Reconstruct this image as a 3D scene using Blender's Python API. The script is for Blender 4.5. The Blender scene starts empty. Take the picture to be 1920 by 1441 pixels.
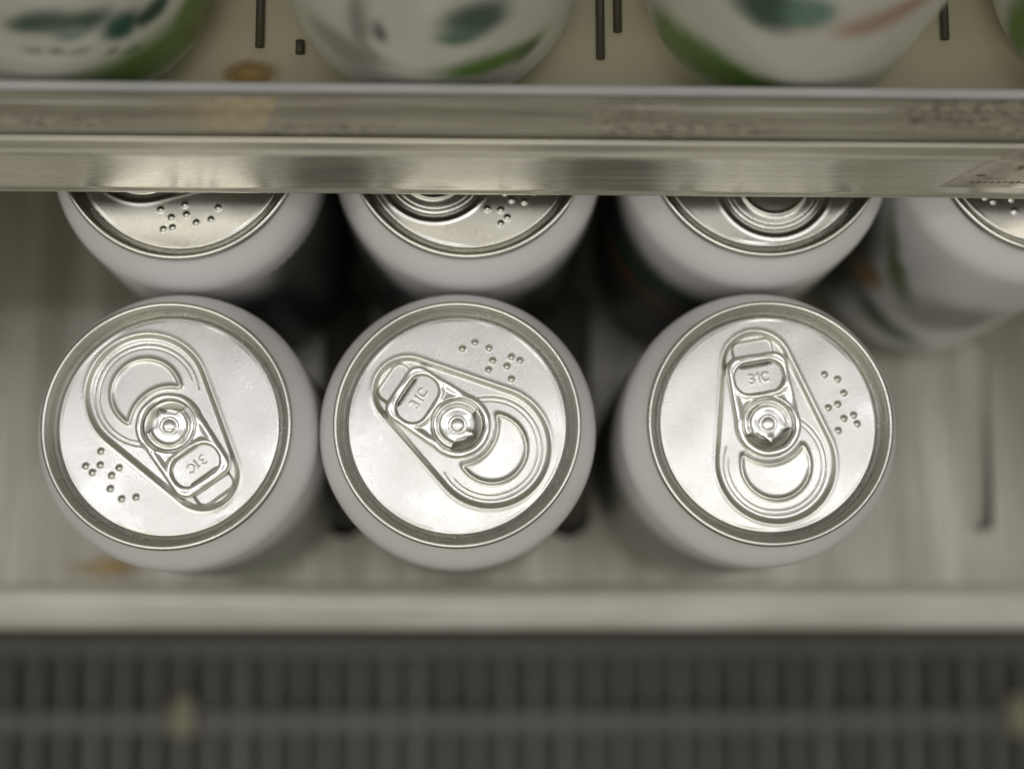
import bpy, math, random
import numpy as np
from mathutils import Matrix, Vector
random.seed(7); rng = np.random.default_rng(7)
MM = 0.001
scene = bpy.context.scene
C = scene.collection

# ------------------------------------------------------------------ camera
FPX, PW = 2790.0, 1920.0
CAM_Z = 461.4                                   # mm above the lower shelf floor
d = np.array([885.0-960.0, 1130.0-720.5, FPX]); d /= np.linalg.norm(d)    # straight down, in camera axes
ex = np.array([1.0,0,0]) - d*d[0]; ex /= np.linalg.norm(ex)
ez = -d; ey = np.cross(ez, ex)
Wm = np.stack([ex, ey, ez])                     # rows: world axes in (right, down, forward)
cam_d = bpy.data.cameras.new('camera'); cam = bpy.data.objects.new('camera', cam_d); C.objects.link(cam)
right, up, back = Wm[:,0], -Wm[:,1], -Wm[:,2]
cam.matrix_world = Matrix(((right[0],up[0],back[0],0),(right[1],up[1],back[1],0),(right[2],up[2],back[2],CAM_Z*MM),(0,0,0,1)))
cam_d.sensor_fit = 'HORIZONTAL'; cam_d.sensor_width = 36.0
cam_d.lens = FPX/PW*36.0
cam_d.clip_start = 0.005; cam_d.clip_end = 50
cam_d.dof.use_dof = True; cam_d.dof.focus_distance = 0.341
cam_d.dof.aperture_fstop = cam_d.lens/14.0
scene.camera = cam

# ------------------------------------------------------------------ light
world = bpy.data.worlds.new('World'); scene.world = world; world.use_nodes = True
nt = world.node_tree; bg = nt.nodes['Background']
tc = nt.nodes.new('ShaderNodeTexCoord'); sx = nt.nodes.new('ShaderNodeSeparateXYZ')
cr = nt.nodes.new('ShaderNodeValToRGB')
mr = nt.nodes.new('ShaderNodeMapRange'); mr.inputs[1].default_value = -1; mr.inputs[2].default_value = 1
nt.links.new(tc.outputs['Generated'], sx.inputs[0]); nt.links.new(sx.outputs['Z'], mr.inputs[0]); nt.links.new(mr.outputs[0], cr.inputs[0])
my = nt.nodes.new('ShaderNodeMapRange'); my.interpolation_type='SMOOTHSTEP'; my.inputs[1].default_value=-.9; my.inputs[2].default_value=.9; my.inputs[3].default_value=1.35; my.inputs[4].default_value=.8   # the inside of the cooler is darker than the hall
nt.links.new(sx.outputs['Y'], my.inputs[0])
mu = nt.nodes.new('ShaderNodeMath'); mu.operation='MULTIPLY'; mu.inputs[1].default_value=0.74; nt.links.new(my.outputs[0], mu.inputs[0])
e = cr.color_ramp.elements
e[0].position = 0.50; e[0].color = (.06,.057,.045,1)
e[1].position = 0.99; e[1].color = (.40,.40,.375,1)
m_ = e.new(0.80); m_.color = (.62,.62,.58,1)
m_ = e.new(0.66); m_.color = (.32,.315,.27,1)
wn = nt.nodes.new('ShaderNodeTexNoise'); wn.inputs['Scale'].default_value = 5.0; wn.inputs['Detail'].default_value = 1.5
nt.links.new(tc.outputs['Generated'], wn.inputs['Vector'])
wr = nt.nodes.new('ShaderNodeValToRGB'); w = wr.color_ramp.elements
w[0].position = .36; w[0].color = (.50,.50,.50,1); w[1].position = .64; w[1].color = (1.34,1.31,1.16,1)
nt.links.new(wn.outputs[0], wr.inputs[0])
wm = nt.nodes.new('ShaderNodeMix'); wm.data_type = 'RGBA'; wm.blend_type = 'MULTIPLY'; wm.inputs[0].default_value = 1.0
nt.links.new(cr.outputs[0], wm.inputs[6]); nt.links.new(wr.outputs[0], wm.inputs[7])
nt.links.new(wm.outputs[2], bg.inputs[0]); nt.links.new(mu.outputs[0], bg.inputs[1])

def area(name, loc, target, sxx, syy, power, col):
    l = bpy.data.lights.new(name, 'AREA'); l.shape = 'RECTANGLE'; l.size = sxx; l.size_y = syy
    l.energy = power; l.color = col
    o = bpy.data.objects.new(name, l); C.objects.link(o)
    o.location = loc
    v = Vector(target) - Vector(loc); o.rotation_euler = v.to_track_quat('-Z', 'Y').to_euler()
    return o
area('canopy_tube', (0.0,0.110,1.25), (0.0,0.100,0.1), 1.5, 0.045, 1.7, (.95,.93,1.0))
area('ceiling_tube', (-0.35,-0.55,1.7), (0,0.03,0.12), 1.3, 0.22, 4.6, (1.0,.96,.86))
area('ceiling_tube', (0.55,-0.15,1.9), (0,0.05,0.12), 0.25, 1.2, 1.6, (1.0,.97,.90))
scene.view_settings.view_transform = 'Standard'; scene.view_settings.look = 'None'
scene.view_settings.exposure = 0.12; scene.view_settings.gamma = 1.0
scene.view_settings.use_curve_mapping = False
scene.cycles.max_bounces = 8
scene.cycles.use_denoising = True

# ------------------------------------------------------------------ helpers
def mesh_obj(name, verts, faces, mat=None, parent=None, smooth=True, loc=(0,0,0)):
    me = bpy.data.meshes.new(name)
    v = np.asarray(verts, float)*MM
    me.from_pydata(v.tolist(), [], faces if isinstance(faces, list) else faces.tolist())
    if smooth: me.polygons.foreach_set('use_smooth', [True]*len(me.polygons))
    me.update()
    if mat: me.materials.append(mat)
    o = bpy.data.objects.new(name, me); C.objects.link(o)
    o.location = [c*MM for c in loc]
    if parent: o.parent = parent
    return o
def tag(o, label=None, cat=None, group=None, kind=None):
    if label: o['label'] = label
    if cat: o['category'] = cat
    if group: o['group'] = group
    if kind: o['kind'] = kind
    return o
def empty(name, loc):
    o = bpy.data.objects.new(name, None); C.objects.link(o); o.location = [c*MM for c in loc]
    o.empty_display_size = .01
    return o
class MB:
    def __init__(s): s.v=[]; s.f=[]
    def box(s, x0,x1,y0,y1,z0,z1):
        n=len(s.v); s.v += [(x,y,z) for z in (z0,z1) for y in (y0,y1) for x in (x0,x1)]
        s.f += [[n+i for i in q] for q in ((0,2,3,1),(4,5,7,6),(0,1,5,4),(2,6,7,3),(0,4,6,2),(1,3,7,5))]
    def extrude(s, prof, x0, x1, n=1):
        """closed (y,z) profile swept along x, counter-clockwise seen from +x"""
        b=len(s.v); k=len(prof); xs=np.linspace(x0,x1,n+1)
        for x in xs: s.v += [(x,p[0],p[1]) for p in prof]
        for i in range(n):
            for j in range(k):
                a=b+i*k+j; c=b+i*k+(j+1)%k
                s.f.append([a,a+k,c+k,c][::-1])
        s.f.append([b+j for j in range(k)][::-1]); s.f.append([b+n*k+j for j in range(k)])
    def tube(s, pts, r, k=10):
        pts=[np.array(p,float) for p in pts]; b=len(s.v)
        for i,p in enumerate(pts):
            t=pts[min(i+1,len(pts)-1)]-pts[max(i-1,0)]; t/=np.linalg.norm(t)
            a=np.cross(t,(0,0,1.0)); a = a/np.linalg.norm(a) if np.linalg.norm(a)>1e-6 else np.array((1.0,0,0)); c=np.cross(a,t)
            for q in range(k):
                w=2*math.pi*q/k; s.v.append(tuple(p+r*(math.cos(w)*a+math.sin(w)*c)))
        for i in range(len(pts)-1):
            for q in range(k):
                s.f.append([b+i*k+q,b+i*k+(q+1)%k,b+(i+1)*k+(q+1)%k,b+(i+1)*k+q])
        s.f.append([b+q for q in range(k)][::-1]); s.f.append([b+(len(pts)-1)*k+q for q in range(k)])
    def build(s, name, mat, parent=None, smooth=False, bevel=0, loc=(0,0,0)):
        o = mesh_obj(name, s.v, s.f, mat, parent, smooth, loc)
        if bevel:
            m = o.modifiers.new('bevel','BEVEL'); m.width=bevel*MM; m.segments=3; m.limit_method='ANGLE'
            o.data.polygons.foreach_set('use_smooth',[True]*len(o.data.polygons))
        return o

# ------------------------------------------------------------------ materials
class NT:
    """tiny node-graph builder"""
    def __init__(s, name):
        s.m = bpy.data.materials.new(name); s.m.use_nodes = True
        s.t = s.m.node_tree; s.b = s.t.nodes['Principled BSDF']
    def link(s, a, b): s.t.links.new(a, b)
    def put(s, sock, v):
        if isinstance(v, bpy.types.NodeSocket): s.link(v, sock)
        elif isinstance(v, (tuple,list)) and len(v)==3 and sock.type=='RGBA': sock.default_value=(*v,1)
        else: sock.default_value = v
    def math(s, op, a, b=0.0, c=None, clamp=False):
        n=s.t.nodes.new('ShaderNodeMath'); n.operation=op; n.use_clamp=clamp
        s.put(n.inputs[0],a); s.put(n.inputs[1],b)
        if c is not None: s.put(n.inputs[2],c)
        return n.outputs[0]
    def mix(s, f, a, b):
        n=s.t.nodes.new('ShaderNodeMix'); n.data_type='RGBA'
        s.put(n.inputs[0],f); s.put(n.inputs[6],a); s.put(n.inputs[7],b); return n.outputs[2]
    def step(s, x, lo, hi):
        n=s.t.nodes.new('ShaderNodeMapRange'); n.interpolation_type='SMOOTHSTEP'
        s.put(n.inputs[0],x); n.inputs[1].default_value=lo; n.inputs[2].default_value=hi; return n.outputs[0]
    def coord(s, scale=(1,1,1), loc=(0,0,0)):
        c=s.t.nodes.new('ShaderNodeTexCoord'); m=s.t.nodes.new('ShaderNodeMapping')
        m.inputs['Scale'].default_value=scale; m.inputs['Location'].default_value=loc
        s.link(c.outputs['Object'], m.inputs[0]); return m.outputs[0]
    def xyz(s, vec):
        n=s.t.nodes.new('ShaderNodeSeparateXYZ'); s.link(vec,n.inputs[0]); return n.outputs
    def noise(s, vec, scale, detail=4, rough=.55):
        n=s.t.nodes.new('ShaderNodeTexNoise'); s.link(vec,n.inputs['Vector'])
        n.inputs['Scale'].default_value=scale; n.inputs['Detail'].default_value=detail; n.inputs['Roughness'].default_value=rough
        return n.outputs[0]
    def bump(s, h, strength, dist=.0001):
        n=s.t.nodes.new('ShaderNodeBump'); s.put(n.inputs['Height'],h); n.inputs['Strength'].default_value=strength; n.inputs['Distance'].default_value=dist
        s.link(n.outputs[0], s.b.inputs['Normal'])
    def set(s, **k):
        nm={'col':'Base Color','met':'Metallic','rough':'Roughness','ior':'IOR','coat':'Coat Weight','alpha':'Alpha','spec':'Specular IOR Level','aniso':'Anisotropic','trans':'Transmission Weight','coatr':'Coat Roughness'}
        for a,v in k.items(): s.put(s.b.inputs[nm[a]], v)
        return s

def metal(name, col, r0, r1, grain=.05, gscale=(250,2600,0)):
    n=NT(name); v=n.coord(gscale)
    oi=n.t.nodes.new('ShaderNodeObjectInfo'); ad=n.t.nodes.new('ShaderNodeVectorMath'); ad.operation='ADD'; n.link(n.coord(),ad.inputs[0]); n.link(oi.outputs['Random'],ad.inputs[1]); own=ad.outputs[0]
    g=n.noise(v,1.0,3); sp=n.noise(n.coord((1,1,1)),1800,2); bl=n.noise(own,70,4)
    n.set(met=1.0)
    n.set(rough=n.math('ADD', n.math('MULTIPLY',bl,r1-r0), r0))
    k=n.math('ADD', n.math('MULTIPLY',sp,.5), n.math('MULTIPLY',g,.5))
    n.set(col=n.mix(n.step(k,.3,.7), tuple(c*.90 for c in col), col))
    n.bump(k, grain, .00006)
    return n.m
M_lid = metal('lid_aluminium', (.65,.645,.61), .18, .38, .2)
M_tab = metal('tab_aluminium', (.76,.755,.72), .14, .26, .10)
M_rim = M_lid

def can_paint(name, blobs, base=(.79,.775,.80), zig=None, gloss=False):
    n=NT(name); x,y,z=n.xyz(n.coord())
    ang=n.math('ARCTAN2',y,x)
    zz=n.math('MULTIPLY',z,1000.0)
    nz=n.noise(n.coord(),110,2); nz2=n.noise(n.coord((1,1,1),(.3,.2,.1)),110,2)
    col=base
    for (a,z0,hw,hh,rot,c,soft) in blobs:
        da=n.math('WRAP', n.math('SUBTRACT',ang,math.radians(a)), math.pi, -math.pi)
        s_=n.math('MULTIPLY',da,33.1)
        s_=n.math('ADD',s_,n.math('MULTIPLY',n.math('SUBTRACT',nz,.5),5.0))
        t_=n.math('ADD',n.math('SUBTRACT',zz,z0),n.math('MULTIPLY',n.math('SUBTRACT',nz2,.5),5.0))
        cr_,sr_=math.cos(math.radians(rot)),math.sin(math.radians(rot))
        p=n.math('ADD',n.math('MULTIPLY',s_,cr_/hw),n.math('MULTIPLY',t_,sr_/hw))
        q=n.math('ADD',n.math('MULTIPLY',s_,-sr_/hh),n.math('MULTIPLY',t_,cr_/hh))
        r_=n.math('SQRT',n.math('ADD',n.math('MULTIPLY',p,p),n.math('MULTIPLY',q,q)))
        col=n.mix(n.step(r_,1+soft,1-soft), col, c)
    if zig:
        a0,a1,zt,c=zig
        tooth=n.math('ABSOLUTE', n.math('SUBTRACT', n.math('FRACT', n.math('MULTIPLY',ang,14.0)), .5))
        top=n.math('ADD', n.math('MULTIPLY',tooth,3.2), zt)
        below=n.step(n.math('SUBTRACT',zz,top), .25,-.25)
        da=n.math('ABSOLUTE', n.math('WRAP', n.math('SUBTRACT',ang,math.radians((a0+a1)/2)), math.pi,-math.pi))
        ins=n.step(da, math.radians((a1-a0)/2)+.04, math.radians((a1-a0)/2)-.35)
        col=n.mix(n.math('MULTIPLY',below,ins), col, c)
    n.set(col=col, rough=.38, coat=(.5 if gloss else .15), coatr=(.3 if gloss else .25))
    n.bump(n.noise(n.coord(),2600,2), .04, .00003)
    return n.m
DG=(.010,.07,.035); LG=(.115,.23,.03); OL=(.16,.15,.02); OR=(.42,.20,.03); PK=(.50,.33,.28); GR=(.28,.27,.25); DK=(.025,.027,.025); BR=(.16,.08,.02)

# ------------------------------------------------------------------ the can
def S(x, a, b):
    t=np.clip((x-a)/(b-a),0,1); return t*t*(3-2*t)
def sd_seg(u,v,a,b):
    ax,ay=a; bx,by=b; px,py=u-ax,v-ay; dx,dy=bx-ax,by-ay
    h=np.clip((px*dx+py*dy)/(dx*dx+dy*dy),0,1); return np.hypot(px-dx*h,py-dy*h)
def sd_rbox(u,v,cx,cy,hx,hy,r):
    qx=np.abs(u-cx)-hx+r; qy=np.abs(v-cy)-hy+r
    return np.minimum(np.maximum(qx,qy),0)+np.hypot(np.maximum(qx,0),np.maximum(qy,0))-r
def sd_capsule(u,v,y0,r1,y1,r2):      # hull of two circles on the v axis
    px=np.abs(u); py=v-y0; h=y1-y0
    b=(r1-r2)/h; a=math.sqrt(1-b*b); k=-b*px+a*py
    # iq's uneven capsule
    k=px*(-b)+py*a
    return np.where(k<0,np.hypot(px,py)-r1,np.where(k>a*h,np.hypot(px,py-h)-r2,px*a+py*b-r1))
_raw=[(1067,397),(1131,420),(1159,488),(1128,543),(1081,560),(1204,596),(1156,612),(1220,638),(1126,671)]
c10,s10=math.cos(math.radians(10)),math.sin(math.radians(10))
BRAILLE=[(((x-785)*c10+(638-y)*s10)/20.8, (-(x-785)*s10+(638-y)*c10)/20.8) for x,y in _raw]
def lid_height(u,v):
    h=.045*np.sin(u*.21+.6)*np.cos(v*.17+.3)+.02*np.sin(u*.33-v*.41+1.0)     # the pressed panel is never quite flat
    sd=sd_capsule(u,v,-9.2,14.3,14.0,8.3)
    h+= -.62*S(-sd,.0,1.5) + .10*np.exp(-((sd+.0)/.5)**2)
    # score lines of the tear panel
    r=np.hypot(u,v+9.2); an=np.degrees(np.arctan2(v+9.2,u))
    m1=np.where(an>0,np.where(an>100,S(an,149,152),S(-an,-62,-58)),1.0)
    m2=np.where(an>0,np.where(an>100,S(an,160,166),S(-an,-72,-68)),1.0)
    h+= -.12*np.exp(-((r-12.0)/.17)**2)*m1 - .10*np.exp(-((r-10.9)/.15)**2)*m2
    # kidney shaped bead
    k=np.maximum(np.hypot(u,v+9.6)-8.0, 9.3-np.hypot(u,v))
    k2=np.maximum(np.hypot(u,v+9.6)-7.2, 10.1-np.hypot(u,v)); 
    g=np.where(k2>0, np.hypot(np.maximum(np.hypot(u,v+9.6)-7.2,0),np.maximum(10.1-np.hypot(u,v),0)), k2)-.8
    h+= .42*np.exp(-(g/.50)**2) + .10*S(-g,0,.7)
    q=np.hypot(u,v); h+= -1.0*S(q,6.1,3.4)*S(q,1.2,2.6)*S(-v,-1.0,2.0)
    # pocket under the tail of the tab
    p=sd_rbox(u,v,0,17.0,5.0,3.3,2.2)
    h+= -.38*S(-p,-.2,.7)
    # braille dots
    for (bu,bv) in BRAILLE:
        q=np.hypot(u-bu,v-bv)/.9
        h+= .38*np.where(q<1,(1-q*q)**1.4,0)
    # embossed code seen through the finger hole
    def stroke(dd): return np.exp(-(dd/.17)**2)
    dd=np.full_like(u,9.0)
    def arc(cx,cy,rr,a0,a1,n=9):
        pts=[(cx+rr*math.cos(math.radians(a0+(a1-a0)*i/n)),cy+rr*math.sin(math.radians(a0+(a1-a0)*i/n))) for i in range(n+1)]
        return pts
    lines=[arc(-1.75,11.5,.52,130,-90),arc(-1.75,10.45,.56,90,-130),[(-.3,11.6),(.05,12.05),(.05,9.9)],arc(1.75,11.0,.95,50,310)]
    near=(np.abs(u)<4)&(np.abs(v-11)<2.5)
    if near.any():
        un,vn=u[near],v[near]; dn=np.full_like(un,9.0)
        for L in lines:
            for a,b in zip(L[:-1],L[1:]): dn=np.minimum(dn,sd_seg(un,vn,a,b))
        hh=h[near]; hh+=.08*stroke(dn); h[near]=hh
    return h
PANEL=-3.5
def lid_mesh():
    prof=[(28.15,-2.9),(28.5,-2.6),(28.6,-2.2),(28.6,-1.2)]
    for i in range(13):
        a=math.radians(180*i/12); prof.append((27.95+.65*math.cos(a), -.65+.65*math.sin(a)))
    prof+=[(27.25,-.9),(27.15,-1.5),(27.08,-1.9),(26.95,-2.05),(26.78,-2.15),(26.7,-2.35),(26.64,-3.0),(26.58,-3.8),(26.52,-4.6)]
    for i in range(9):
        a=math.radians(180+180*i/8); prof.append((26.0+.52*math.cos(a), -5.0+.6*math.sin(a)))
    prof+=[(25.46,-4.5),(25.42,-4.1)]
    for i in range(7):
        a=math.radians(90*i/6); prof.append((24.95+.45*math.cos(a), PANEL-.45+.45*math.sin(a)))
    prof=np.array(prof)
    rp=np.concatenate([np.arange(24.8,1.0,-.125),np.arange(1.0,.1,-.2)])
    NA=1000
    th=np.linspace(0,2*math.pi,NA,endpoint=False); ct,st=np.cos(th),np.sin(th)
    V=[np.stack([r*ct,r*st,np.full(NA,z)],1) for r,z in prof]
    R,T=np.meshgrid(rp,th,indexing='ij'); U=R*np.cos(T); Vv=R*np.sin(T)
    Hh=lid_height(U.ravel(),Vv.ravel()).reshape(U.shape)*S(24.8-R,0,.5)+PANEL
    V.append(np.stack([U.ravel(),Vv.ravel(),Hh.ravel()],1))
    V=np.concatenate(V); n=len(prof)+len(rp)
    i=np.arange(n-1)[:,None]*NA; j=np.arange(NA)[None,:]; j2=(j+1)%NA
    F=np.stack([(i+j),(i+j2),(i+NA+j2),(i+NA+j)],-1).reshape(-1,4).tolist()
    last=(n-1)*NA; F.append([last+q for q in range(NA)])
    return V,F
def tab_mesh():
    s=.115
    us=np.arange(-8.6,8.6,s); vs=np.arange(-8.6,17.4,s)
    def outer(u,v):
        return np.minimum(np.hypot(u,v+.1)-7.85, sd_rbox(u,v,0,8.0,7.5-.02*(v-8),8.8,3.3))
    def hole(u,v): return sd_rbox(u,v,0,11.1,5.5,3.35,3.0)
    def slot(u,v):
        r=np.hypot(u,v)
        op=np.maximum(np.maximum(r-5.75,3.15-r), v+1.7)
        tri=np.maximum(np.abs(u)-np.clip((v+4.5)*.8,0,3), -(v+4.5))         # little arrow left on the island
        return np.maximum(op,-tri)
    def notch(u,v): return sd_rbox(u*.97+v*.24+0,v*.97-u*.24,-.9,-8.0,.14,.55,.1)
    def sd(u,v): return np.maximum(np.maximum(outer(u,v),-hole(u,v)),np.maximum(-slot(u,v),-notch(u,v)))
    U,Vv=np.meshgrid(us,vs,indexing='ij'); D=sd(U,Vv)
    e=1e-3; gx=(sd(U+e,Vv)-sd(U-e,Vv))/(2*e); gy=(sd(U,Vv+e)-sd(U,Vv-e))/(2*e); gl=np.maximum(np.hypot(gx,gy),.3)
    m=(D>0)&(D<s*.9)
    U2=np.where(m,U-gx/gl*D,U); V2=np.where(m,Vv-gy/gl*D,Vv)
    keep=D<s*.9
    o=np.maximum(-outer(U2,V2),0); h=np.maximum(hole(U2,V2),0); sl=np.maximum(slot(U2,V2),0)
    fr=lambda t,w: np.sqrt(np.maximum(1-(1-np.clip(t/w,0,1))**2,0))
    r=np.hypot(U2,V2)
    top=1.45
    z=top*(fr(o,.95)*fr(h,.8) - .24*S(o,1.2,2.4)*S(h,.9,2.0))
    # dish round the rivet with its rim bead
    dish=S(r,6.5,5.3)*np.where(V2>-5,1,S(V2,-6.4,-5.2))
    z=z*(1-dish)+.32*dish
    z+= .14*np.exp(-((r-6.3)/.5)**2)*S(V2,-4,2)
    bead=np.exp(-((r-4.45)/.38)**2)*S(V2,-1.9,-1.2); z+=.36*bead
    z+= .22*np.exp(-(np.hypot(U2/.5,(V2+3.4)/.7))**2)
    z*= np.where(sl<.25, .55+.45*fr(sl,.25), 1)
    # gentle unevenness of pressed metal
    z+= .03*np.sin(U2*1.1+.5)*np.sin(V2*.9)*S(o,.3,1.2)
    V=np.stack([U2,V2,z],-1)
    idx=-np.ones(D.shape,int); idx[keep]=np.arange(keep.sum())
    q=np.stack([idx[:-1,:-1],idx[1:,:-1],idx[1:,1:],idx[:-1,1:]],-1).reshape(-1,4)
    ok=(q>=0).all(1)
    # drop cells whose centre lies outside
    Dc=sd((U2[:-1,:-1]+U2[1:,1:])/2,(V2[:-1,:-1]+V2[1:,1:])/2).ravel()
    q=q[ok&(Dc<.01)]
    return V[keep], q.tolist()
def lathe(prof, n=160, cap=True):
    th=np.linspace(0,2*math.pi,n,endpoint=False); V=[]; F=[]
    for r,z in prof: V+= [(r*math.cos(t),r*math.sin(t),z) for t in th]
    for i in range(len(prof)-1):
        for j in range(n): F.append([i*n+j,i*n+(j+1)%n,(i+1)*n+(j+1)%n,(i+1)*n+j])
    F.append([j for j in range(n)][::-1])
    if cap: F.append([(len(prof)-1)*n+j for j in range(n)])
    return V,F
BODY=[(16,6.5),(20,4.2),(22.4,1.2),(23.4,.15),(24.2,.15),(25.2,.9),(27,2.8),(29.6,5.8),(31.4,8.3),(32.5,10.6),(33.0,13),(33.1,15)]
BODY+=[(33.1,z) for z in range(20,105,6)]+[(33.1,105.5),(33.05,107),(32.85,108.6),(32.4,110.3),(31.7,112),(30.9,113.6),(30.1,115.1),(29.3,116.5),(28.7,117.6),(28.2,118.5),(27.9,119.2)]
RIVET=[(2.3,.1),(2.25,.50),(2.05,.62),(1.75,.60),(1.6,.55),(1.5,.62),(1.42,.95),(1.25,1.10),(.9,1.17),(.4,1.19),(.05,1.19)]
lidV,lidF=lid_mesh(); tabV,tabF=tab_mesh(); bodV,bodF=lathe(BODY,cap=False); rivV,rivF=lathe(RIVET,64)
TABZ=PANEL-.42
proto=None
def can(x,y,z,phi,mat,label,group,tilt=0):
    global proto
    root=empty('beverage_can',(x,y,z)); tag(root,label,'can',group)
    if proto is None:
        b=mesh_obj('body',bodV,bodF,mat,root)
        l=mesh_obj('lid',lidV,lidF,M_lid,root,loc=(0,0,122.2))
        t=mesh_obj('pull_tab',tabV,tabF,M_tab,l,loc=(0,0,TABZ))
        r=mesh_obj('rivet',rivV,rivF,M_tab,l,loc=(0,0,TABZ))
        proto=(b,l,t,r)
    else:
        b,l,t,r=[o.copy() for o in proto]
        for o in (b,l,t,r): C.objects.link(o)
        b.data=b.data.copy(); b.data.materials.clear(); b.data.materials.append(mat)
        b.parent=root; l.parent=root; t.parent=l; r.parent=l
    l.rotation_euler=(0,0,math.radians(phi))
    t.rotation_euler=(0,0,math.radians(tilt))
    return root

# ------------------------------------------------------------------ structure: lower shelf
n=NT('shelf_floor'); v=n.coord(); x_,y_,z_=n.xyz(v)
rib=n.math('SINE', n.math('MULTIPLY',x_,2*math.pi/.0034))
st=n.noise(n.coord((900,14,1)),1.0,3); big=n.noise(n.coord((60,18,1)),1.0,3)
wide=n.noise(n.coord((55,5,1),(.4,0,0)),1.0,3)
c=n.mix(n.step(st,.3,.75),(.29,.28,.235),(.44,.43,.38))
c=n.mix(n.step(wide,.35,.7),(.22,.21,.17),c)
n.set(col=c, rough=n.math('ADD',n.math('MULTIPLY',big,.25),.14), met=.35)
n.bump(n.math('ADD',n.math('MULTIPLY',rib,.25),n.math('MULTIPLY',st,2.0)),.35,.0003)
M_floor=n.m
n=NT('shelf_lip'); n.set(col=n.mix(n.step(n.noise(n.coord((20,60,60)),1.0,4),.35,.75),(.47,.46,.42),(.60,.59,.555)), rough=.25, coat=.4)
M_lip=n.m
n=NT('slot_dark'); n.set(col=(.03,.027,.02), rough=.8); M_dark=n.m
n=NT('tray_grey'); n.set(col=(.12,.11,.085), rough=.7); M_tray=n.m
XW=300
low=empty('lower_shelf',(0,0,0)); tag(low,'cream ribbed shelf floor that the silver-lidded cans stand on','shelf')
m=MB()
slots=[(-176.5,4.2,22,82),(-108.5,4.2,22,82),(-39.5,7.5,20,99),(29.5,7.5,20,99),(99,5.2,24,97),(158.5,4.2,22,82),(226,4.2,22,82)]  # middle slots shaped wide to darken the gaps between the cans
xs=[-XW]
for s_,hw,a_,b_ in slots: xs+=[s_-hw,s_+hw]
xs.append(XW)
for i in range(0,len(xs)-1,1):
    if i%2==0: m.box(xs[i],xs[i+1],4,420,-2.5,0)
    else:
        a_,b_=slots[i//2][2:]; m.box(xs[i],xs[i+1],4,a_,-2.5,0); m.box(xs[i],xs[i+1],b_,420,-2.5,0)
        hw=slots[i//2][1]
        for q in range(8):                       # rounded slot ends
            w_=hw*(1-math.sqrt(1-(1-(q+.5)/8)**2))
            for (p0,p1) in ((a_+q*hw/8,a_+(q+1)*hw/8),(b_-(q+1)*hw/8,b_-q*hw/8)):
                m.box(xs[i],xs[i]+w_,p0,p1,-2.5,0); m.box(xs[i+1]-w_,xs[i+1],p0,p1,-2.5,0)
m.build('shelf_floor',M_floor,low)
m=MB(); m.box(-XW,XW,8,400,-12,-10); m.build('drip_tray',M_tray,low)
for s_,hw,a_,b_ in slots:
    if abs(s_)>120:
        m=MB(); m.extrude([(b_,-2.6),(b_,-.6),(a_,-6),(a_,-8)][::-1],s_-hw+.05,s_+hw-.05); m.build('slot_shade_ramp',M_floor,low)  # sloping ramp added so the slot's darkness fades toward the back
lipP=[(5.5,-8),(5.5,.6),(4.5,1.6),(3,2.2),(1,2.3),(-2,1.6),(-5,.2),(-7.4,-2.2),(-8.3,-5),(-8.3,-16),(-6.8,-16),(-6.8,-8)]
m=MB(); m.extrude(lipP[::-1],-XW,XW); m.build('front_lip',M_lip,low,bevel=.5)
# amber patch at the front of the floor, left
n=NT('amber_patch'); x_,y_,z_=n.xyz(n.coord()); q=n.noise(n.coord(),160,3)
rr=n.math('SQRT',n.math('ADD',n.math('MULTIPLY',n.math('MULTIPLY',x_,x_),1/.014**2),n.math('MULTIPLY',n.math('MULTIPLY',y_,y_),1/.0042**2)))
n.set(col=n.mix(n.step(x_,-.012,.010),(.52,.42,.24),(.40,.24,.04)), rough=.4, alpha=n.step(n.math('ADD',rr,n.math('MULTIPLY',q,.6)),1.4,-.3))
m=MB(); m.box(-15,15,-4.6,4.6,0,.25); o=m.build('sticker',n.m,None,loc=(-112,10.8,.03)); tag(o,'amber soft-edged patch at the front edge of the lower shelf, left of the front cans','sticker')

# grille far below
n=NT('grille_grey'); n.set(col=n.mix(n.noise(n.coord(),60,3),(.068,.066,.061),(.115,.11,.10)), rough=.45); M_gr=n.m
GZ=-140
gr=empty('air_grille',(0,0,GZ)); tag(gr,'dark grey slatted air grille below the front of the lower shelf','grille')
m=MB()
m.box(-XW,XW,-20.5,-12,-6,0); m.box(-XW,XW,-50,-42,-5,.2); m.box(-XW,XW,-100,-92,-6,0)
m.build('frame',M_gr,gr,bevel=1)
m=MB()
for i in range(-26,27):
    xx=i*11.6+2+random.uniform(-.5,.5); w_=random.uniform(1.5,2.9); t_=random.uniform(-2.2,-.4); k_=random.uniform(-.5,.5)
    b0=len(m.v); m.box(xx-w_,xx+w_,-92,-20.5,-9,t_)
    for q in range(b0,len(m.v)):
        if m.v[q][1]<-50: m.v[q]=(m.v[q][0]+k_,m.v[q][1],m.v[q][2])
o=m.build('slats',M_gr,gr,bevel=.4)
n=NT('beige_clip'); n.set(col=(.19,.18,.12), rough=.5); M_clip=n.m
for k,(xx,lab) in enumerate(((-113,'small beige clip on the grille bar, below the left can'),(218,'small beige clip on the grille bar, at the right edge'))):
    m=MB(); m.box(-4.5,4.5,-51.5,-36,0.4,4); o=m.build('clip',M_clip,None,bevel=1,loc=(xx,0,GZ)); tag(o,lab,'clip','beige clips on the grille')
n=NT('pan_grey'); n.set(col=n.mix(n.noise(n.coord((90,20,1)),1.0,2),(.06,.058,.052),(.12,.115,.10)),rough=.6)
m=MB(); m.box(-XW,XW,-220,420,-2,0); o=m.build('floor',n.m,None,loc=(0,0,GZ-14)); tag(o,kind='structure')
n=NT('back_panel'); n.set(col=(.32,.31,.26), rough=.5); M_back=n.m
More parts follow.
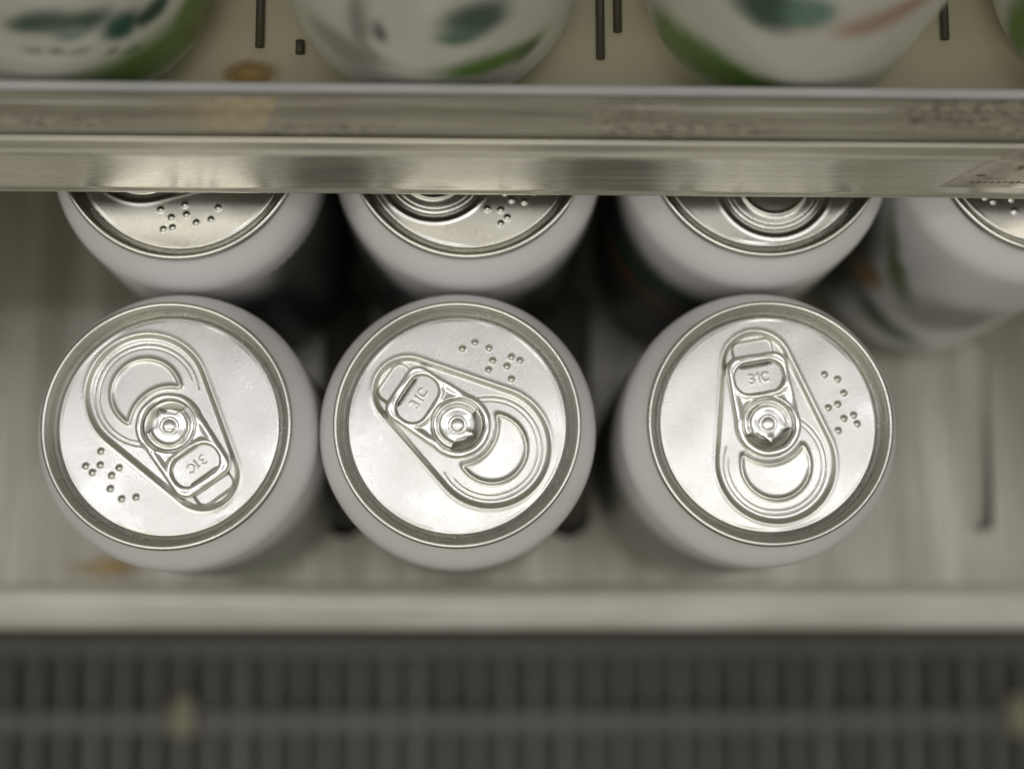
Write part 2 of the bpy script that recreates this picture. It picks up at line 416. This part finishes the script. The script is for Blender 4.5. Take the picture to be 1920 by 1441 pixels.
m=MB(); m.box(-XW,XW,0,4,-180,420); o=m.build('back_wall',M_back,None,loc=(0,421,0)); tag(o,kind='structure')

# ------------------------------------------------------------------ upper shelf with its rail
ush=empty('upper_shelf',(0,93.5,126.9)); tag(ush,'metal shelf with worn steel edge and glossy price rail, above the back row of cans','shelf')
OX=(0,93.5,126.9)
def loc_prof(P): return [(a-OX[1],b-OX[2]) for a,b in P]
n=NT('upper_floor'); n.set(col=n.mix(n.noise(n.coord((40,10,1)),1.0,3),(.50,.46,.33),(.58,.54,.40)), rough=.35); M_ufl=n.m
m=MB(); m.extrude(loc_prof([(97.5,128),(97.5,134),(420,134),(420,128)]),-XW,XW); m.build('shelf_panel',M_ufl,ush)
# worn steel ledge
n=NT('worn_steel'); 
st=n.noise(n.coord((35,2600,2600)),1.0,5,.6); st2=n.noise(n.coord((8,900,900)),1.0,3)
pz=n.noise(n.coord((18,60,60)),1.0,3); sp=n.noise(n.coord((500,1900,1900)),1.0,4,.7)
patch=n.step(pz,.47,.60)
fleck=n.math('MULTIPLY',patch,n.step(sp,.50,.60))
flk2=n.math('MULTIPLY',patch,n.step(sp,.46,.36))
c=n.mix(n.step(st,.35,.7),(.15,.138,.10),(.29,.275,.225))
c=n.mix(n.step(st2,.45,.75),c,(.17,.16,.12))
c=n.mix(n.math('MULTIPLY',fleck,.8),c,(.06,.04,.028))
c=n.mix(n.math('MULTIPLY',flk2,.5),c,(.40,.33,.23))
scr=n.step(n.noise(n.coord((9,1300,1300),(.7,0,0)),1.0,2),.62,.70)
c=n.mix(n.math('MULTIPLY',scr,.6),c,(.60,.58,.53))
n.set(col=c, met=.25, rough=n.math('ADD',n.math('MULTIPLY',st,.25),.42))
n.bump(n.math('ADD',st,n.math('MULTIPLY',fleck,-1.0)),.35,.00015)
M_worn=n.m
P=[(95.6,134.2),(95.6,162.9),(95.9,163.9),(96.6,164.6),(97.6,165.0),(99.4,165.05),(100.6,164.75),(102.2,165.0),(103.9,165.1),(104.0,134.2)]
m=MB(); m.extrude(loc_prof(P)[::-1],-XW,XW); m.build('steel_edge',M_worn,ush,bevel=.15)
n=NT('pale_strip'); n.set(col=n.mix(n.noise(n.coord((30,800,800)),1.0,3),(.36,.355,.36),(.46,.455,.46)), rough=.3, met=.3); M_pale=n.m
m=MB(); m.extrude(loc_prof([(104.1,134.2),(104.1,165.3),(104.4,165.6),(105.9,165.6),(106.2,165.3),(106.2,134.2)])[::-1],-XW,XW); m.build('pale_strip',M_pale,ush)
# glossy price rail
n=NT('rail_gloss')
st=n.noise(n.coord((10,1600,1600)),1.0,4,.6); cl=n.noise(n.coord((25,120,120)),1.0,3)
n.set(col=n.mix(n.step(st,.3,.7),(.60,.575,.50),(.84,.81,.73)), met=n.math('ADD',n.math('MULTIPLY',cl,.5),.35), rough=n.math('ADD',n.math('MULTIPLY',st,.25),.14))
n.bump(st,.14,.00015)
M_rail=n.m
P=[(95.6,126.4),(94.3,126.2),(93.7,126.5),(93.4,127.1),(93.5,127.9),(93.9,128.6),(94.0,130),(94.0,152.5),(93.8,154.6),
   (93.4,155.6),(93.3,156.4),(93.6,157.2),(94.0,157.5),(94.2,158.2),(94.4,160.6),(94.2,161.4),(94.2,162.2),(94.5,162.9),(94.9,163.1),(95.2,162.7),(95.3,161),(95.3,130)]
m=MB(); m.extrude(loc_prof(P)[::-1],-XW,XW); m.build('price_rail',M_rail,ush,smooth=False,bevel=.12)
# price label on the rail, right edge
n=NT('label_paper'); n.set(met=.8,col=n.mix(n.noise(n.coord((200,200,200)),1.0,3),(.92,.86,.78),(.96,.90,.82)), rough=.24, coat=.2); M_paper=n.m
n=NT('label_ink'); n.set(col=(.09,.07,.05), rough=.5); M_ink=n.m
lab=empty('price_label',(110,93.2,130)); tag(lab,'pale paper price label with slanted edge on the glossy rail','label')
LZ=[134.4,140,146,152.3,153.6,154.8,155.7,156.4,157.1,157.8,159,160.6,162]
LY=[93.85,93.85,93.85,93.85,93.75,93.6,93.35,93.15,93.4,93.85,94.05,94.2,94.1]
vv=[];ff=[]
for k_ in (0,1):
    for zz,yy in zip(LZ,LY):
        xl=np.interp(zz,[134.4,158,162],[-3.6,1.9,5.4])
        for i in range(3): vv.append((xl+(34-xl)*i/2,yy-93.2+.1*k_,zz-130))
nL=len(LZ)
for r_ in range(nL-1):
    for i in range(2):
        a=r_*3+i; ff.append([a,a+1,a+4,a+3]); b=a+nL*3; ff.append([b,b+3,b+4,b+1])
    for i in (0,2):
        a=r_*3+i; ff.append([a,a+3,a+3+nL*3,a+nL*3])
o=mesh_obj('paper',vv,ff,M_paper,lab,True)
m=MB()
def bar(a,b,w): 
    a=np.array(a,float); b=np.array(b,float); t=(b-a)/max(np.linalg.norm(b-a),1e-6); nn=np.array((-t[1],t[0]))*w
    n0=len(m.v); 
    for yy in ((.58,.64) if (a[1]<23.5) else (.72,.85)):
        for p in (a+nn,b+nn,b-nn,a-nn): m.v.append((p[0],yy,p[1]))
    m.f += [[n0,n0+3,n0+2,n0+1],[n0+4,n0+5,n0+6,n0+7]]+[[n0+i,n0+(i+1)%4,n0+4+(i+1)%4,n0+4+i] for i in range(4)]
def glyph(ch,x,z,h,w=.28):
    segs={'3':[((0,1),(.6,1)),((.6,1),(.6,.5)),((.1,.5),(.6,.5)),((.6,.5),(.6,0)),((.6,0),(0,0))],
          '5':[((.6,1),(0,1)),((0,1),(0,.5)),((0,.5),(.6,.5)),((.6,.5),(.6,0)),((.6,0),(0,0))],
          '0':[((0,0),(0,1)),((0,1),(.6,1)),((.6,1),(.6,0)),((.6,0),(0,0))]}[ch]
    for a,b in segs: bar((x+a[0]*h,z+a[1]*h),(x+b[0]*h,z+b[1]*h),w)
for ch,xx in (('3',8.2),('5',12.2),('0',16.4)): glyph(ch,xx,18.8,2.6)
for xx in (6.0,9.6,13.2):                              # clipped line of characters along the top
    bar((xx,28.2),(xx+2.6,28.2),.22); bar((xx+.3,29.3),(xx+2.2,29.3),.2); bar((xx+1.2,28.1),(xx+1.2,30.2),.2)
bar((1.6,14.2),(3.6,14.2),.55); bar((14.2,14.3),(16.4,14.3),.22)
for i in range(12):
    xx=2.0+i*1.5; bar((xx,8.0+(i%2)*.5),(xx+.5,9.6),.16); bar((xx,8.6),(xx+1.0,8.6+(i%3)*.3),.14)
bar((4,11.8),(9,11.9),.14)
m.build('print',M_ink,lab)

# tape residue on the steel edge
n=NT('old_tape'); x_,y_,z_=n.xyz(n.coord())
nz=n.noise(n.coord((400,500,500)),1.0,4)
fade=n.math('MULTIPLY',n.step(n.math('ADD',x_,n.math('MULTIPLY',nz,.006)),-.020,-.002),.62)
n.set(col=n.mix(n.step(nz,.3,.7),(.36,.29,.16),(.46,.39,.25)), rough=.5, alpha=fade); M_tape=n.m
pts=[(-24,-1.9),(-12,-2.3),(-4,-2.6),(-1.6,-2.3),(-.9,-1.4),(.0,.2),(.5,1.6),(.9,3.0),(-8,3.2),(-24,3.0)]
vv=[];ff=[]
def ledge_z(y):
    ys=[95.9,96.6,97.6,99.4,100.6,102.2,103.9]; zs=[163.9,164.6,165.0,165.05,164.75,165.0,165.1]
    return float(np.interp(y,ys,zs))
NX,NY=40,14
for i in range(NX+1):
    for j in range(NY+1):
        yy=96.4+6.6*j/NY; edge=-40.6-2.6*(1-j/NY)**1.3+.5*math.sin(j*2.1)
        xx=-68+(edge+68)*i/NX
        vv.append((xx+44,yy-99.5,ledge_z(yy)-165+.06))
for i in range(NX):
    for j in range(NY):
        a=i*(NY+1)+j; ff.append([a,a+NY+1,a+NY+2,a+1])
o=mesh_obj('tape',vv,ff,M_tape,None,True,loc=(-44,99.5,165)); tag(o,'strip of old yellowed tape stuck on the worn steel shelf edge','tape')

# dark lane dividers standing on the upper shelf between the cans
n=NT('divider_dark'); n.set(col=(.085,.075,.05), rough=.5); M_div=n.m
for k,(xx,y0,lab_) in enumerate(((29,123.5,'dark rod between second and third upper cans, longer of the pair'),(33,130,'dark rod between second and third upper cans, shorter of the pair'),
        (-49,125.5,'dark rod between first and second upper cans'),(-39.8,124.0,'short dark peg right of the rod beside the first upper can'),(109,129,'dark rod between third and fourth upper cans'))):
    m=MB(); y1=190 if k!=3 else 127
    m.tube([(0,0,1.0),(0,y1-y0,1.0)],1.0,10); o=m.build('divider_rod',M_div,None,True,loc=(xx,y0,134.05)); tag(o,lab_,'rod','dark rods between the upper cans')
m=MB(); m.box(-8,8,-4,4,0,.4); n=NT('orange_sticker'); x_,y_,z_=n.xyz(n.coord())
rr=n.math('SQRT',n.math('ADD',n.math('MULTIPLY',n.math('MULTIPLY',x_,x_),1/.0075**2),n.math('MULTIPLY',n.math('MULTIPLY',y_,y_),1/.0040**2)))
n.set(col=(.42,.27,.09),rough=.5,alpha=n.step(n.math('ADD',rr,n.math('MULTIPLY',n.noise(n.coord(),300,2),.4)),1.3,.1))
o=m.build('sticker',n.m,None,loc=(-51,119.3,134.05)); tag(o,'small orange sticker on the upper shelf beside the first can','sticker')

# ------------------------------------------------------------------ cans
GAP_SHADE=(.035,.036,.034)  # near-black standing in for the shade between the cans
P_front=can_paint('print_shade_front',[(-90,45,62,50,0,(.20,.195,.18),.25),(-75,45,12,5,0,LG,.5),(-100,20,14,6,0,(.35,.34,.30),.5),(85,38,74,58,0,GAP_SHADE,.12)])  # back half painted dark as gap shade; the other marks are print
P_b1=can_paint('print_shade_back_grey',[(-70,30,60,58,0,(.07,.07,.065),.2),(-4,44,36,60,0,GAP_SHADE,.45),(-66,68,9,4,-30,DG,.5),(-95,60,14,12,0,GR,.5)],zig=(-64,12,100,(.09,.09,.085)))  # dark panels and tone under the toothed edge are painted shade, rest print
P_b2=can_paint('print_shade_back_dark',[(-90,30,70,56,0,(.06,.06,.056),.2),(188,50,36,62,0,GAP_SHADE,.2),(-28,45,40,50,0,GAP_SHADE,.3),(-60,72,10,5,20,DG,.5),(-105,60,12,14,0,(.12,.12,.11),.5)],zig=(-200,-122,94,(.09,.09,.085)))  # walls darkened the same way, shade in the colour; small marks are print
P_b3=can_paint('print_shade_back_green',[(-110,26,60,54,0,(.07,.07,.062),.2),(185,48,40,48,0,GAP_SHADE,.25),(-135,70,24,16,22,(.06,.06,.055),.5),(-133,76,20,3.5,22,DG,.5),(-148,60,16,4,10,BR,.6),(-110,58,9,6,0,BR,.6),(-40,60,26,34,0,(.12,.115,.10),.4)])  # left and lower walls carry painted gap shade; green and brown are print
P_b4=can_paint('print_back_leaf',[(-168,45,14,40,0,(.08,.08,.07),.4),(-138,74,24,3.6,-58,(.16,.22,.11),.8),(-146,54,5,9,-15,(.30,.19,.08),.8),(-120,32,18,6,-40,DG,.6),(-100,60,14,16,0,GR,.6)])
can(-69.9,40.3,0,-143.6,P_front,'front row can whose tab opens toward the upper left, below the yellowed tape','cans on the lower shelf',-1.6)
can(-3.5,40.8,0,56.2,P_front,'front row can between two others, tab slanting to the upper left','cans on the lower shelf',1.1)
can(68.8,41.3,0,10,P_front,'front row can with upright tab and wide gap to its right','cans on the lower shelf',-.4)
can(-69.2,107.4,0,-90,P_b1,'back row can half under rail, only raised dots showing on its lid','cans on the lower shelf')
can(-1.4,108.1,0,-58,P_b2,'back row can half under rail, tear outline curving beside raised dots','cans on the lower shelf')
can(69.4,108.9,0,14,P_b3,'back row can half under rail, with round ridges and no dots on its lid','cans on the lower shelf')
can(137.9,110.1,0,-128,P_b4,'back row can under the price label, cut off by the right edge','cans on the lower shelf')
U1=can_paint('print_upper_logo',[(-80,56.5,6,5.0,5,DG,.5),(-68,52,6,5.0,-20,DG,.55),(-56,43,4.5,5.5,-20,(.02,.10,.07),.45),(-44,39.5,4,4,10,DG,.4),(-72,49,3,2.5,0,(.25,.33,.30),.5),
   (-80,42,1.5,1.3,0,DK,.8),(-74,39.5,2.2,1.5,0,GR,.8),(-65,35,1.6,1.3,0,GR,.8),(-58,31,2.4,1.5,0,GR,.7),(-88,43,2,1.4,0,GR,.8),
   (-48,21,19,10.0,-10,LG,.6),(-30,26,6,5,40,LG,.6),(-26,13,6,7,0,OL,.7),(-86,19,14,3.2,0,LG,.7)],gloss=True,base=(.76,.745,.70))
U2=can_paint('print_upper_leaf',[(-73,58,7,8.5,10,DG,.5),(-80,51,4,3.5,0,(.05,.16,.10),.6),(-66,31.5,12.0,5.2,-12,LG,.6),(-52,29,3.5,4,20,(.05,.12,.02),.7),
   (-113,54,2.5,16,0,GR,.7),(-105,52,1.4,5,0,DK,.8),(-122,34,9,8,0,(.36,.35,.32),.6),(-90,22,16,3,0,(.55,.54,.50),.7)],gloss=True,base=(.76,.745,.70))
U3=can_paint('print_upper_pink',[(-115,61,9,9,0,DG,.5),(-103,65,5,7,0,(.06,.2,.14),.5),(-130,22,14,9.0,20,LG,.6),(-115,24,10,5,10,LG,.6),(-146,18,5,6,0,LG,.6),(-80,60,7,5.5,25,PK,.6),(-70,66,5,3.5,30,(.42,.22,.14),.7),(-158,40,3,9,0,GR,.7)],gloss=True,base=(.76,.745,.70))
U4=can_paint('print_upper_side',[(-150,22,6,14,10,LG,.5),(-160,40,4,14,0,LG,.6)],gloss=True,base=(.76,.745,.70))
CYU=141.0
can(-88.4,CYU,134.05,25,U1,'upper shelf can at far left, dark green lettering above a leaf','cans on the upper shelf')
can(-9.3,CYU,134.05,200,U2,'upper shelf can with a green leaf under a small dark green block','cans on the upper shelf')
can(69.7,CYU,134.05,70,U3,'upper shelf can with pink print right of its dark green block','cans on the upper shelf')
can(148.7,CYU,134.05,140,U4,'upper shelf can cut by the right edge, green stripe on its side','cans on the upper shelf')
